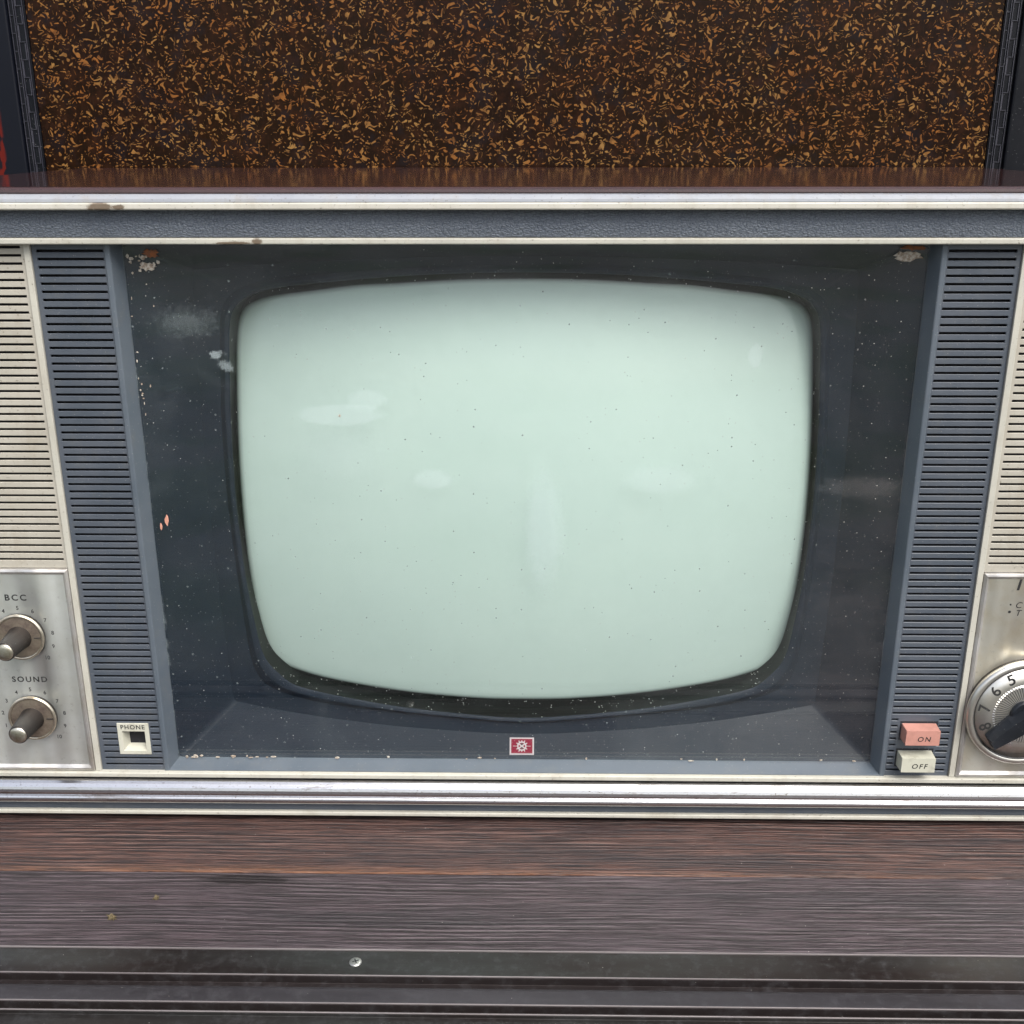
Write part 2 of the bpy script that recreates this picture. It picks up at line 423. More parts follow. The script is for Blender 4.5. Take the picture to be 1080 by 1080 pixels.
m1 = t.math('MULTIPLY', t.ramp(t.noise(1, 3, .6, t.map(scale=(110, 1, 34), loc=(.35, 0, .43))), .535, .56), t.ramp(o[0], -.4065, -.4085))
m1 = t.math('MULTIPLY', m1, t.ramp(o[2], .400, .392))
M['post'] = t.bsdf(t.mix(m1, (.004, .005, .009), (.09, .007, .004)), .35, **{'Specular IOR Level': .2})
M['trim_strip'] = plastic('carved_trim_metal', (.022, .022, .034), (.04, .04, .055), .4, grime=(.07, .065, .08), g=.5)
t = NT('ground_gravel')
g = t.noise(3, 8, .7)
col = t.mix(t.ramp(g, .35, .65), (.055, .056, .052), (.075, .076, .07))
col = t.mix(t.ramp(t.noise(1.0, 4, .6), .5, .6), col, (.035, .05, .025))
M['added_ground'] = t.bsdf(col, .9, 0, t.bump(t.noise(40, 4, .6), .4, .02))
M['wood_side'] = plastic('dark_cabinet_wood', (.02, .011, .008), (.035, .018, .012), .4, g=.3)

# ------------------------------------------------------------------ mesh helpers (millimetres in, metres out)
class MB:
    def __init__(s):
        s.v, s.f, s.sm, s.mi = [], [], [], []
        s.col = None
    def face(s, pts, smooth=False, mi=0):
        b = len(s.v)
        s.v += [tuple(p) for p in pts]
        s.f.append(tuple(range(b, b + len(pts))))
        s.sm.append(smooth)
        s.mi.append(mi)
    def box(s, x0, x1, y0, y1, z0, z1, mi=0):
        b = len(s.v)
        s.v += [(x, y, z) for x in (x0, x1) for y in (y0, y1) for z in (z0, z1)]
        for q in ((0, 1, 3, 2), (4, 6, 7, 5), (0, 4, 5, 1), (2, 3, 7, 6), (0, 2, 6, 4), (1, 5, 7, 3)):
            s.f.append(tuple(b + i for i in q))
            s.sm.append(False)
            s.mi.append(mi)
    def grid(s, rows, close_u=False, smooth=True, mi=0):
        """rows: lists of points of equal length"""
        b = len(s.v)
        n = len(rows[0])
        for r in rows:
            s.v += [tuple(p) for p in r]
        for j in range(len(rows) - 1):
            for i in range(n if close_u else n - 1):
                k = (i + 1) % n
                s.f.append((b + j * n + i, b + j * n + k, b + (j + 1) * n + k, b + (j + 1) * n + i))
                s.sm.append(smooth)
                s.mi.append(mi)
        return b
    def prism_x(s, prof, x0, x1, smooth=False, segs=1):
        """closed profile of (y, z) swept along x"""
        rows = [[(x0 + (x1 - x0) * k / segs, y, z) for (y, z) in prof] for k in range(segs + 1)]
        s.grid(rows, True, smooth)
        s.face(rows[0][::-1])
        s.face(rows[-1])
    def lathe(s, prof, cx, cz, n=64, rad=None, smooth=True, cap=True, mi=0):
        """profile of (r, y) revolved about the y axis through (cx, cz)"""
        rows = []
        for r, y in prof:
            rows.append([(cx + r * (rad(i) if rad else 1) * math.cos(2 * math.pi * i / n), y, cz + r * (rad(i) if rad else 1) * math.sin(2 * math.pi * i / n)) for i in range(n)])
        s.grid(rows, True, smooth, mi)
        if cap:
            s.face(rows[-1])
            s.face(rows[0][::-1])
    def build(s, name, mats, parent=None, bevel=0, segs=2, sharp=None, angle=30):
        me = bpy.data.meshes.new(name)
        me.from_pydata([(x * MM, y * MM, z * MM) for x, y, z in s.v], [], s.f)
        for p, a, m_ in zip(me.polygons, s.sm, s.mi):
            p.use_smooth = a
            p.material_index = m_
        if s.col is not None:
            at = me.attributes.new('coat', 'FLOAT', 'POINT')
            for i, c in enumerate(s.col):
                at.data[i].value = c
        for m_ in (mats if isinstance(mats, (list, tuple)) else [mats]):
            me.materials.append(m_)
        bm = bmesh.new()
        bm.from_mesh(me)
        bmesh.ops.recalc_face_normals(bm, faces=bm.faces)
        bm.to_mesh(me)
        bm.free()
        me.update()
        o = bpy.data.objects.new(name, me)
        S.collection.objects.link(o)
        adopt(o, parent)
        if bevel:
            bv = o.modifiers.new('bevel', 'BEVEL')
            bv.width = bevel * MM
            bv.segments = segs
            bv.limit_method = 'ANGLE'
            bv.angle_limit = math.radians(angle)
            bv.harden_normals = False
        return o

def world_loc(o):
    l = Vector((0, 0, 0))
    while o is not None:
        l += o.location
        o = o.parent
    return l
def adopt(o, parent):
    if parent is not None:
        o.parent = parent
        o.location = -world_loc(parent)     # meshes are drawn in place; this keeps them there
def thing(name, label, cat, loc, group=None):
    o = bpy.data.objects.new(name, None)
    o.empty_display_size = .02
    S.collection.objects.link(o)
    o.location = loc
    tag(o, label, cat, group)
    return o
def tag(o, label=None, cat=None, group=None, kind=None):
    if label: o['label'] = label
    if cat: o['category'] = cat
    if group: o['group'] = group
    if kind: o['kind'] = kind
    return o

def letters(mb, s, size, x, z, y, spacing=1.0, rot=0.0, shear=0.0, stretch=1.0, thick=.0, depth=.08):
    """printed characters standing on the face y, centred on (x, z); size in mm"""
    cu = bpy.data.curves.new('glyphs', 'FONT')
    cu.body = s
    cu.size = 1.0
    cu.align_x = 'CENTER'
    cu.align_y = 'CENTER'
    cu.space_character = spacing
    cu.shear = shear
    cu.offset = thick
    cu.extrude = 0.0
    cu.resolution_u = 4
    ob = bpy.data.objects.new('glyphs', cu)
    S.collection.objects.link(ob)
    dg = C.evaluated_depsgraph_get()
    me = bpy.data.meshes.new_from_object(ob.evaluated_get(dg))
    ca, sa = math.cos(rot), math.sin(rot)
    for p in me.polygons:
        pts = []
        for i in p.vertices:
            v = me.vertices[i].co
            a, b = v.x * size * stretch, v.y * size
            pts.append((x + a * ca - b * sa, y - depth, z + a * sa + b * ca))
        mb.face(pts)
    bpy.data.objects.remove(ob)
    bpy.data.curves.remove(cu)
    bpy.data.meshes.remove(me)

# ================================================================== SETTING
FZ = -32.1           # height of the plank top, mm
mb = MB()
mb.face([(-60000, -60000, -900), (60000, -60000, -900), (60000, 60000, -900), (-60000, 60000, -900)])
tag(mb.build('added_ground', M['added_ground']), kind='structure')  # unseen sheet, added for its bounce and reflected light

shelf = thing('wooden_shelf', 'weathered dark wooden plank shelf with the television standing on it', 'shelf', (0, .1, FZ * MM - .04))
mb = MB(); mb.box(-1100, 1100, -54.8, 150, FZ - 30, FZ)
tag(mb.build('plank', M['plank_red'], shelf, bevel=.8), 'reddish brown plank with an orange worn front edge')
mb = MB(); mb.box(-1100, 1100, -119.6, -55.4, FZ - 30, FZ - .3)
tag(mb.build('plank', M['plank_grey'], shelf, bevel=.6), 'purplish grey plank with a dark lens-shaped knot')
mb = MB(); mb.box(-1100, 1100, 150.6, 420, FZ - 30, FZ)
tag(mb.build('plank', M['plank_red'], shelf, bevel=.8), 'plank under the back of the television')

track = thing('sliding_door_track', 'bronze grey metal sill track with parallel rails in front of the planks', 'door track', (0, -.16, FZ * MM - .03))
def strip(name, mat, prof, label=None, bevel=.25):
    m = MB(); m.prism_x(prof, -1100, 1100)
    o = m.build(name, mat, track, bevel=bevel)
    if label: o['label'] = label
    return o
strip('edge_strip', M['track_bright'], [(-120.7, FZ - 20), (-119.9, FZ - 20), (-119.9, FZ + .5), (-120.7, FZ + .5)])
strip('flat_band', M['track'], [(-138.6, FZ - 20), (-120.8, FZ - 20), (-120.8, FZ - .2), (-138.6, FZ - .2)], 'smooth flat metal band holding the screw')
strip('edge_strip', M['track_bright'], [(-139.4, FZ - .6), (-138.7, FZ - .6), (-138.7, FZ + .15), (-139.4, FZ + .15)])
strip('groove', M['track_dark'], [(-146.5, FZ - 20), (-138.75, FZ - 20), (-138.75, FZ - .65), (-139.45, FZ - .65), (-139.45, FZ - 5), (-146.5, FZ - 5)])
strip('rail', M['track_dusty'], [(-158, FZ - 20), (-146.8, FZ - 20), (-146.8, FZ - .9), (-149, FZ - .1), (-158, FZ - .1)], 'dusty mottled raised rail')
strip('edge_strip', M['track_bright'], [(-158.9, FZ - .6), (-158.2, FZ - .6), (-158.2, FZ + .2), (-158.9, FZ + .2)])
strip('groove', M['track_dark'], [(-164.4, FZ - 20), (-158.25, FZ - 20), (-158.25, FZ - .65), (-158.95, FZ - .65), (-158.95, FZ - 5), (-164.4, FZ - 5)])
strip('edge_strip', M['track_bright'], [(-165.3, FZ - .5), (-164.6, FZ - .5), (-164.6, FZ + .2), (-165.3, FZ + .2)])
strip('flat_band', M['track'], [(-190, FZ - 22), (-164.65, FZ - 22), (-164.65, FZ - .55), (-165.3, FZ - .55), (-165.3, FZ - 2.4), (-190, FZ - 2.4)], 'dark front band of the track')
# screw with a cross recess
mb = MB()
n = 40
cx, cy, zt = -86.6, -129.3, FZ - .2
rows = []
for r, dz in ((3.3, 0), (3.2, .35), (2.5, .62), (1.2, .75)):
    rows.append([(cx + r * math.cos(2 * math.pi * i / n), cy + r * math.sin(2 * math.pi * i / n), zt + dz) for i in range(n)])
mb.grid(rows, True)
mb.face(rows[-1])
sc = mb.build('screw', M['screw'], track)
mb = MB()
for a in (.4, .4 + math.pi / 2):
    c, s_ = math.cos(a), math.sin(a)
    mb.face([(cx + u * c - v * s_, cy + u * s_ + v * c, zt + .82 + (.003 if a > 1 else 0)) for u, v in ((-1.7, -.3), (1.7, -.3), (1.7, .3), (-1.7, .3))])
mb.build('cross_recess', M['slot_dark'], sc)

# bits of dry plant lying on the planks
def debris(name, x, y, label, n, r, seed):
    rnd = random.Random(seed)
    m = MB()
    for k in range(n):
        a = rnd.uniform(0, math.pi); l = r * rnd.uniform(.4, 1.1); w_ = rnd.uniform(.25, .6)
        px, py = x + rnd.gauss(0, r * .35), y + rnd.gauss(0, r * .3)
        c, s_ = math.cos(a), math.sin(a)
        z0 = FZ + rnd.uniform(.1, 1.0); z1 = FZ + rnd.uniform(.3, 2.2)
        pts = [(-l, -w_, z0), (0, -w_ * 1.4, (z0 + z1) / 2 + .3), (l, 0, z1), (0, w_ * 1.4, (z0 + z1) / 2 + .5)]
        m.face([(px + u * c - v * s_, py + u * s_ + v * c, z) for u, v, z in pts])
        m.face([(px + u * c - v * s_, py + u * s_ + v * c, z - .35) for u, v, z in pts][::-1])
    return tag(m.build(name, M['straw']), label, 'plant debris', 'bits of dry plant on the planks')
debris('dry_plant_bit', -226.7, -96.8, 'tawny dry plant bit nearest the metal track', 16, 2.2, 3)
debris('dry_plant_bit', -207.6, -80.0, 'small olive dry plant bit near the dark knot in the wood', 12, 1.8, 5)

# ---- lacquered cabinet standing behind
cab = thing('lacquered_cabinet', 'old cabinet with an orange-mottled dark lacquer front and carved black edge strips', 'cabinet', (-.011, .45, FZ * MM))
mb = MB(); mb.box(-378.5, 356.5, 311, 322, FZ + 6, 640)
mb.build('front_panel', M['mottled'], cab)
mb = MB(); mb.box(-520, 498, 330, 620, FZ + 6, 660); mb.build('carcass', M['wood_side'], cab, bevel=2)
for side in (-1, 1):
    if side < 0: x0, x1 = -391.5, -378.8
    else: x0, x1 = 356.8, 369.5
    mb = MB()
    mb.box(x0, x1, 309.5, 323, FZ + 6, 640)
    o = mb.build('carved_trim', M['black_lacquer'], cab)
    m = MB()
    w_ = (x1 - x0)
    # fine raised lines and a key pattern between them
    for u in (.06, .30, .42, .86):
        m.box(x0 + u * w_, x0 + u * w_ + .5, 308.6, 309.4, FZ + 8, 638)
    z = FZ + 10; k = 0
    while z < 636:
        m.box(x0 + .46 * w_, x0 + .80 * w_, 308.7, 309.4, z, z + .5)
        m.box(x0 + (.46 if k % 2 else .74) * w_, x0 + (.52 if k % 2 else .80) * w_, 308.75, 309.4, z + .6, z + 12)
        m.box(x0 + .10 * w_, x0 + .26 * w_, 308.7, 309.4, z + 6, z + 6.5)
        z += 12.6; k += 1
    m.build('key_pattern', M['trim_strip'], o)
mb = MB(); mb.box(-520, -391.8, 306, 329.5, FZ + 6, 640)
tag(mb.build('corner_post', M['post'], cab, bevel=1.5), 'black post with red painted flecks')
mb = MB(); mb.box(369.8, 498, 306, 329.5, FZ + 6, 640)
tag(mb.build('corner_post', M['black_lacquer'], cab, bevel=1.5), 'plain black post')
mb = MB(); mb.box(-515, 493, 312, 615, FZ, FZ + 5.8); mb.build('plinth', M['wood_side'], cab)

# ================================================================== TELEVISION
tv = thing('television', 'vintage television with pale green screen, slate slatted panels and cream trim', 'television', (0, .15, FZ * MM))
HW = 343
BZ = -29.3
mb = MB()
top = [(-7.6, 349.2), (-8.2, 350.2), (-8.0, 351.6), (-6.6, 352.6), (-4.5, 352.9), (300, 352.9), (300, 347.5), (-7.6, 347.5)]
mb.prism_x(top, -HW, HW)
mb.box(-HW, -HW + 6, -5, 300, BZ, 347.3)
mb.box(HW - 6, HW, -5, 300, BZ, 347.3)
mb.box(-HW + 6.2, HW - 6.2, 292, 300, BZ, 347.3)
mb.box(-HW + 6.2, HW - 6.2, 6, 291, BZ + .2, BZ + 5)
shell = mb.build('cabinet_shell', M['shell'], tv)
for x in (-300, 300):
    for y in (40, 255):
        mb = MB(); mb.box(x - 10, x + 10, y - 10, y + 10, FZ, BZ + .1)
        mb.build('foot', M['rubber'], tv)

# top mouldings
mb = MB()
mb.prism_x([(-8.4, 349.4), (-10.5, 348.9), (-12.2, 347.2), (-12.6, 345.4), (-5, 345.4), (-5, 349.4)], -HW, HW)
mb.build('top_trim', M['silver_trim'], tv, bevel=.3)
mb = MB()
mb.prism_x([(-12.9, 345.3), (-13.2, 344.6), (-13.2, 342.3), (-12.6, 341.6), (-4, 341.6), (-4, 345.3)], -HW, HW)
mb.build('top_trim_edge', M['trim_edge'], tv, bevel=.25)
mb = MB()
pr = []
for k in range(13):
    u = k / 12
    pr.append((-3.6 - 1.6 * math.sin(math.pi * u), 327.2 + 14.2 * u))
pr += [(2, 341.4), (2, 327.2)]
mb.prism_x(pr, -HW + 6.3, HW - 6.3)
mb.build('leatherette_band', M['leather'], tv, bevel=0)
mb = MB()
mb.prism_x([(-6.6, 326.9), (-7, 326.4), (-7, 324.2), (-6.6, 323.7), (1, 323.7), (1, 326.9)], -HW + 6.3, HW - 6.3)
mb.build('upper_moulding', M['cream'], tv, bevel=.3)
# bottom mouldings
mb = MB()
mb.prism_x([(-3.6, 1.9), (-4.0, 1.5), (-4.0, -.8), (-3.6, -1.3), (1, -1.3), (1, 1.9)], -HW + 6.3, HW - 6.3)
mb.build('lower_moulding', M['cream'], tv, bevel=.3)
mb = MB()
mb.box(-HW + 6.3, HW - 6.3, .5, 2.6, -28.9, -1.5)
mb.build('lower_backing', M['mask'], tv)
mb = MB()
cr = [(1, -2.9), (-3.4, -2.6), (-5.0, -3.0), (-6.6, -4.2), (-7.8, -5.9), (-8.5, -7.8), (-8.7, -9.6), (-8.4, -10.9), (-7.6, -11.7),
      (-8.5, -12.2), (-9.1, -13.0), (-9.3, -14.1), (-8.9, -15.6), (-7.9, -16.8), (-5.5, -17.9), (1, -18.1)]
mb.prism_x(cr, -HW + .5, HW - .5, smooth=False, segs=1)
mb.build('chrome_bar', M['chrome'], tv, bevel=.25, segs=2, angle=8)
mb = MB()
mb.prism_x([(-2.6, -18.4), (-2.6, -26.4), (.4, -26.4), (.4, -18.4)], -HW + 6.3, HW - 6.3)
mb.build('lower_slate_strip', M['slate'], tv)
mb = MB()
mb.prism_x([(-5.2, -24.3), (-5.6, -24.8), (-5.6, -26.6), (-5.2, -27.0), (-2.7, -27.0), (-2.7, -24.3)], -HW + .6, HW - .6)
mb.build('bottom_edge_trim', M['cream'], tv, bevel=.25)

# slotted plates -------------------------------------------------------------
PITCH, SLOT = 4.36, 1.75
def slotted(x0, x1, z0, z1, ztop, seg_of_z, y=0.0, depth=1.3, cham=.18, hole=None):
    """plate in the plane y with slots cut through it to a dark hollow behind"""
    m = MB()
    def emit(a0, a1, c0, c1):
        if a1 - a0 < 1e-6 or c1 - c0 < 1e-6:
            return
        if hole and a0 < hole[1] and a1 > hole[0] and c0 < hole[3] and c1 > hole[2]:
            h = (max(a0, hole[0]), min(a1, hole[1]), max(c0, hole[2]), min(c1, hole[3]))
            for q in ((a0, h[0], c0, c1), (h[1], a1, c0, c1), (h[0], h[1], c0, h[2]), (h[0], h[1], h[3], c1)):
                if q[1] - q[0] > 1e-6 and q[3] - q[2] > 1e-6:
                    m.face([(q[0], y, q[2]), (q[1], y, q[2]), (q[1], y, q[3]), (q[0], y, q[3])])
        else:
            m.face([(a0, y, c0), (a1, y, c0), (a1, y, c1), (a0, y, c1)])
    rows = []
    z = ztop
    while z - SLOT > z0 + .6:
        if z < z1 - .3:
            rows.append((z - SLOT, z))
        z -= PITCH
    cur = z1
    for (a, b) in rows:
        emit(x0, x1, b, cur)
        px = x0
        for (s0, s1) in seg_of_z((a + b) / 2):
            emit(px, s0, a, b)
            px = s1
            c = cham
            outer = [(s0, y, a), (s1, y, a), (s1, y, b), (s0, y, b)]
            mid = [(s0 + c, y + c, a + c), (s1 - c, y + c, a + c), (s1 - c, y + c, b - c), (s0 + c, y + c, b - c)]
            m.grid([outer, mid, [(p[0], y + depth, p[2]) for p in mid]], True, False)
        emit(px, x1, a, b)
        cur = a
    emit(x0, x1, z0, cur)
    hx = hole if hole else None
    # the hollow: a dark board well behind, left open where something passes through
    bx = [(x0, x1, z0, z1)]
    if hx:
        bx = [(x0, hx[0], z0, z1), (hx[1], x1, z0, z1), (hx[0], hx[1], z0, hx[2]), (hx[0], hx[1], hx[3], z1)]
    for q in bx:
        m.face([(q[0], 9, q[2]), (q[1], 9, q[2]), (q[1], 9, q[3]), (q[0], 9, q[3])], mi=1)
    return m
RND = random.Random(2)
for side in (-1, 1):
    def mir(a, b):
        return (a, b) if side < 0 else (-b, -a)
    # slate slat panel
    if side < 0:
        segf = lambda z: [(-260.6, -224.4)] if not (13.0 < z < 35.2) else [(-260.6, -250.9), (-230.2, -224.4)]
    else:
        segf = lambda z: [(224.4, 260.6)] if z > 43.2 or z < 6.5 else [(224.4, 228.6), (253.2, 260.6)]
    x0, x1 = mir(-262.9, -223.9)
    m = slotted(x0, x1, 1.9, 323.6, 320.6, segf, hole=(-248.5, -232.5, 15.0, 30.0) if side < 0 else None)
    m.build('slat_panel', [M['slate'], M['slot_dark']], tv)
    # cream speaker grille
    x0, x1 = mir(-333, -266.8)
    g0, g1 = mir(-331, -268.6)
    m = slotted(x0, x1, 137.8, 323.6, 322.6, lambda z: [(g0, g1)], y=-.4)
    m.build('speaker_grille', [M['cream_grille'], M['slot_dark']], tv)
    x0, x1 = mir(-336.7, -333.2)
    m = MB(); m.box(x0, x1, -2, 1, 1.9, 323.5); m.build('outer_post', M['cream'], tv, bevel=.3)
    x0, x1 = mir(-266.6, -263.1)
    m = MB(); m.box(x0, x1, -1.7, 3, 2.0, 323.5); m.build('divider_strip', M['cream'], tv, bevel=.35)

# glass surround: thin raised ridge, bevelled wall back to the glass, ledge below
mb = MB()
for side in (-1, 1):
    s_ = side
    mb.prism = None
    pts = [(223.7, .6), (223.7, -.7), (223.3, -1.0), (221.2, -1.0), (220.6, -.6), (217.5, 10), (217.5, 12), (223.7, 12)]
    rows = [[(s_ * x, y, z) for x, y in pts] for z in (1.95, 323.6)]
    mb.grid(rows, True, False)
    mb.face(rows[0]); mb.face(rows[1])
mb.prism_x([(-.9, 1.95), (-.9, 2.6), (10, 5.2), (12, 5.2), (12, 1.95)], -220.9, 220.9)
mb.prism_x([(-.9, 323.6), (-.9, 323.2), (10, 322), (12, 322), (12, 323.6)], -220.9, 220.9)
mb.build('glass_surround', M['slate_light'], tv, bevel=.2)

# tube surround (mask): sloping faces, crease, rounded bead, dark throat -------
PH = [(0.0, 30.0, 302.1), (35.8, 30.9, 301.5), (74.9, 34.0, 298.9), (93.2, 36.3, 297.8), (122.1, 40.6, 293.7), (143.1, 44.6, 290.7), (152.7, 46.4, 288.0), (160.1, 47.6, 284.1), (164.7, 47.6, 277.5), (166.9, 46.2, 266.0), (168.3, 42.7, 238.3), (169.4, 40.3, 208.6), (169.9, 39.2, 182.7), (170.0, 39.4, 148.4), (169.5, 40.6, 122.8), (168.0, 43.2, 93.4), (165.1, 45.2, 73.2), (162.3, 46.3, 62.0), (157.7, 46.2, 55.9), (151.4, 45.5, 51.2), (127.2, 41.0, 45.4), (78.9, 33.8, 40.1), (29.8, 30.0, 37.2), (0.0, 29.3, 36.9)]
OP = [(0.0, 20.0, 306.1), (35.7, 20.6, 305.5), (74.7, 22.5, 303.3), (121.3, 26.6, 298.8), (141.9, 29.0, 296.0), (153.3, 30.5, 292.7), (161.7, 31.7, 288.0), (167.0, 32.5, 280.8), (169.4, 32.9, 268.6), (171.2, 33.1, 243.3), (172.8, 33.4, 219.9), (173.8, 33.5, 178.3), (173.3, 33.4, 146.9), (171.7, 33.2, 116.6), (168.5, 32.7, 88.5), (165.9, 32.3, 71.5), (161.7, 31.7, 60.9), (153.3, 30.5, 51.9), (146.0, 29.6, 46.6), (127.5, 27.3, 42.2), (77.7, 22.7, 34.9), (21.8, 20.2, 30.0), (0.0, 20.0, 29.1)]
RD = [(0.0, 20.0, 309.6), (35.7, 20.6, 309.1), (74.7, 22.5, 307.1), (121.3, 26.6, 302.8), (141.9, 29.0, 300.0), (155.4, 30.8, 296.2), (164.8, 32.2, 290.5), (171.2, 33.1, 282.8), (173.8, 33.5, 269.5), (175.7, 33.8, 243.1), (177.5, 34.1, 219.7), (178.2, 34.2, 178.1), (177.5, 34.1, 146.7), (175.9, 33.9, 116.3), (173.8, 33.5, 88.1), (171.6, 33.2, 63.9), (168.4, 32.7, 54.1), (158.6, 31.3, 43.5), (128.0, 27.3, 35.6), (77.7, 22.7, 31.1), (21.8, 20.2, 26.7), (0.0, 20.0, 25.7)]
ZC = 168.0
def catmull(pts, per=8):
    full = [(-p[0], p[1], p[2]) for p in pts[-2:0:-1]]
    loop = list(pts) + full       # clockwise from the top, closed
    out = []
    n = len(loop)
    for i in range(n):
        p0, p1, p2, p3 = (Vector(loop[(i + k) % n]) for k in (-1, 0, 1, 2))
        for j in range(per):
            u = j / per
            # centripetal-ish: plain Catmull-Rom with damped tangents
            m1, m2 = (p2 - p0) * .5, (p3 - p1) * .5
            l = (p2 - p1).length
            if m1.length > l: m1 = m1 * (l / m1.length)
            if m2.length > l: m2 = m2 * (l / m2.length)
            h00 = 2 * u ** 3 - 3 * u ** 2 + 1; h10 = u ** 3 - 2 * u ** 2 + u; h01 = -2 * u ** 3 + 3 * u ** 2; h11 = u ** 3 - u ** 2
            out.append(p1 * h00 + m1 * h10 + p2 * h01 + m2 * h11)
    return out
def ang(p):
    return math.atan2(p[0], p[2] - ZC)
def sampler(dense):
    tab = sorted(((ang(p), p) for p in dense), key=lambda q: q[0])
    tab = [(a - 2 * math.pi, p) for a, p in tab[-3:]] + tab + [(a + 2 * math.pi, p) for a, p in tab[:3]]
    def f(a):
        import bisect
        i = bisect.bisect([q[0] for q in tab], a)
        a0, p0 = tab[i - 1]; a1, p1 = tab[i]
        u = 0 if a1 == a0 else (a - a0) / (a1 - a0)
        return p0.lerp(p1, u)
    return f
fPH, fOP, fRD = (sampler(catmull(q)) for q in (PH, OP, RD))
def creaseY(x): return 20 + 15 * (abs(x) / 183.5) ** 2
def bottom_z(x):
    T = [(0, 17.6), (22, 17.9), (79, 20.7), (125, 24.2), (160, 27.9), (183.5, 31)]
    x = abs(x)
    for (a, za), (b, zb) in zip(T, T[1:]):
        if x <= b:
            return za + (zb - za) * (x - a) / (b - a)
    return 31
K = 64
def loops():
    """outer rectangle and crease with the same number of points, rounded corners"""
    outer, crease = [], []
    for k in range(K):                                   # top, left to right
        u = k / (K - 1)
        outer.append((-214.5 + 429 * u, 10, 322)); x = -185 + 370 * u
        crease.append((x, creaseY(x), 306 + 9 * (1 - (x / 185) ** 2)))
    def corner(cxo, czo, cxc, czc, a0, a1, yc, rc=3):
        for k in range(1, 8):
            a = math.radians(a0 + (a1 - a0) * k / 8)
            outer.append((cxo + 3 * math.cos(a), 10, czo + 3 * math.sin(a)))
            crease.append((cxc + rc * math.cos(a), yc, czc + rc * math.sin(a)))
    corner(214.5, 319, 185.5, 303, 90, 0, 35)
    for k in range(K):
        u = k / (K - 1)
        outer.append((217.5, 10, 319 + (8.2 - 319) * u)); z = 302.5 + (34 - 302.5) * u
        crease.append((188.5 + 3.4 * math.sin(math.pi * u) - 1.6 * u, 35, z))
    corner(214.5, 8.2, 183.6, 34, 0, -90, 35)
    for k in range(K):
        u = k / (K - 1)
        outer.append((214.5 - 429 * u, 10, 5.2)); x = 183 - 366 * u
        crease.append((x, creaseY(x), bottom_z(x)))
    corner(-214.5, 8.2, -183.6, 34, -90, -180, 35)
    for k in range(K):
        u = 1 - k / (K - 1)
        outer.append((-217.5, 10, 319 + (8.2 - 319) * u)); z = 302.5 + (34 - 302.5) * u
        crease.append((-188.5 - 3.4 * math.sin(math.pi * u) + 1.6 * u, 35, z))
    corner(-214.5, 319, -185.5, 303, 180, 90, 35)
    return outer, crease
LO, LC = loops()
TH = [ang(p) for p in LC]
rd = [fRD(a) for a in TH]
op = [fOP(a) for a in TH]
def lerp3(a, b, u): return tuple(a[i] + (b[i] - a[i]) * u for i in range(3))
mb = MB()
mb.grid([LO, LC], True, True)
# from crease to bead, dipping slightly behind it
dip = [tuple(Vector(lerp3(c, r, .9)) + Vector((0, 1.2, 0))) for c, r in zip(LC, rd)]
mb.grid([LC, dip], True, True)
# bead
crest = [tuple(Vector(lerp3(r, o, .42)) + Vector((0, -1.5, 0))) for r, o in zip(rd, op)]
c1 = [tuple(Vector(lerp3(r, o, .15)) + Vector((0, -.8, 0))) for r, o in zip(rd, op)]
c2 = [tuple(Vector(lerp3(r, o, .8)) + Vector((0, -1.3, 0))) for r, o in zip(rd, op)]
mb.grid([dip, c1, crest], True, True)
mb.grid([crest, c2, [tuple(p) for p in op]], True, True)
msk = mb.build('tube_surround', M['mask'], tv)
mb = MB()
deep = [(p.x * .992, p.y + 22, ZC + (p.z - ZC) * .992) for p in op]
mb.grid([[(p.x, p.y + .01, p.z) for p in op], deep], True, True)
far = [(p[0] * 1.08, p[1] + 1, ZC + (p[2] - ZC) * 1.08) for p in deep]
mb.build('tube_gasket', M['tube_black'], tv)

# picture tube: bulging face with light coating inside the outline
def tubeY(x, z): return 15 + (x * x + (z - ZC) ** 2) / 1200
ph = [fPH(a) for a in TH]
ph = [Vector((p.x * 1.006, p.y, ZC - .1 + (p.z - ZC) * .991)) for p in ph]
mb = MB(); cols = []
rs = [1.10, 1.06, 1.03, 1.006, .996, .986, .965, .92, .86, .78, .68, .57, .46, .35, .24, .13, .05]
fades = [0, 0, 0, .0, .55, .88, .97, 1] + [1] * 12
rows = []
for r_ in rs:
    rows.append([(p.x * r_, tubeY(p.x * r_, ZC + (p.z - ZC) * r_), ZC + (p.z - ZC) * r_) for p in ph])
mb.grid(rows[3:], True, True)
for j in range(len(rows) - 3):
    cols += [fades[j + 3]] * len(ph)
mb.face(rows[-1], True); cols += [1] * len(ph)
mb.col = cols
scr = mb.build('picture_tube', M['phosphor'], tv)
mb = MB(); mb.grid(rows[:4], True, True)
mb.build('tube_border', M['tube_black'], scr)
# fix fade ordering of the screen: fade 0 at the outline, 1 further in

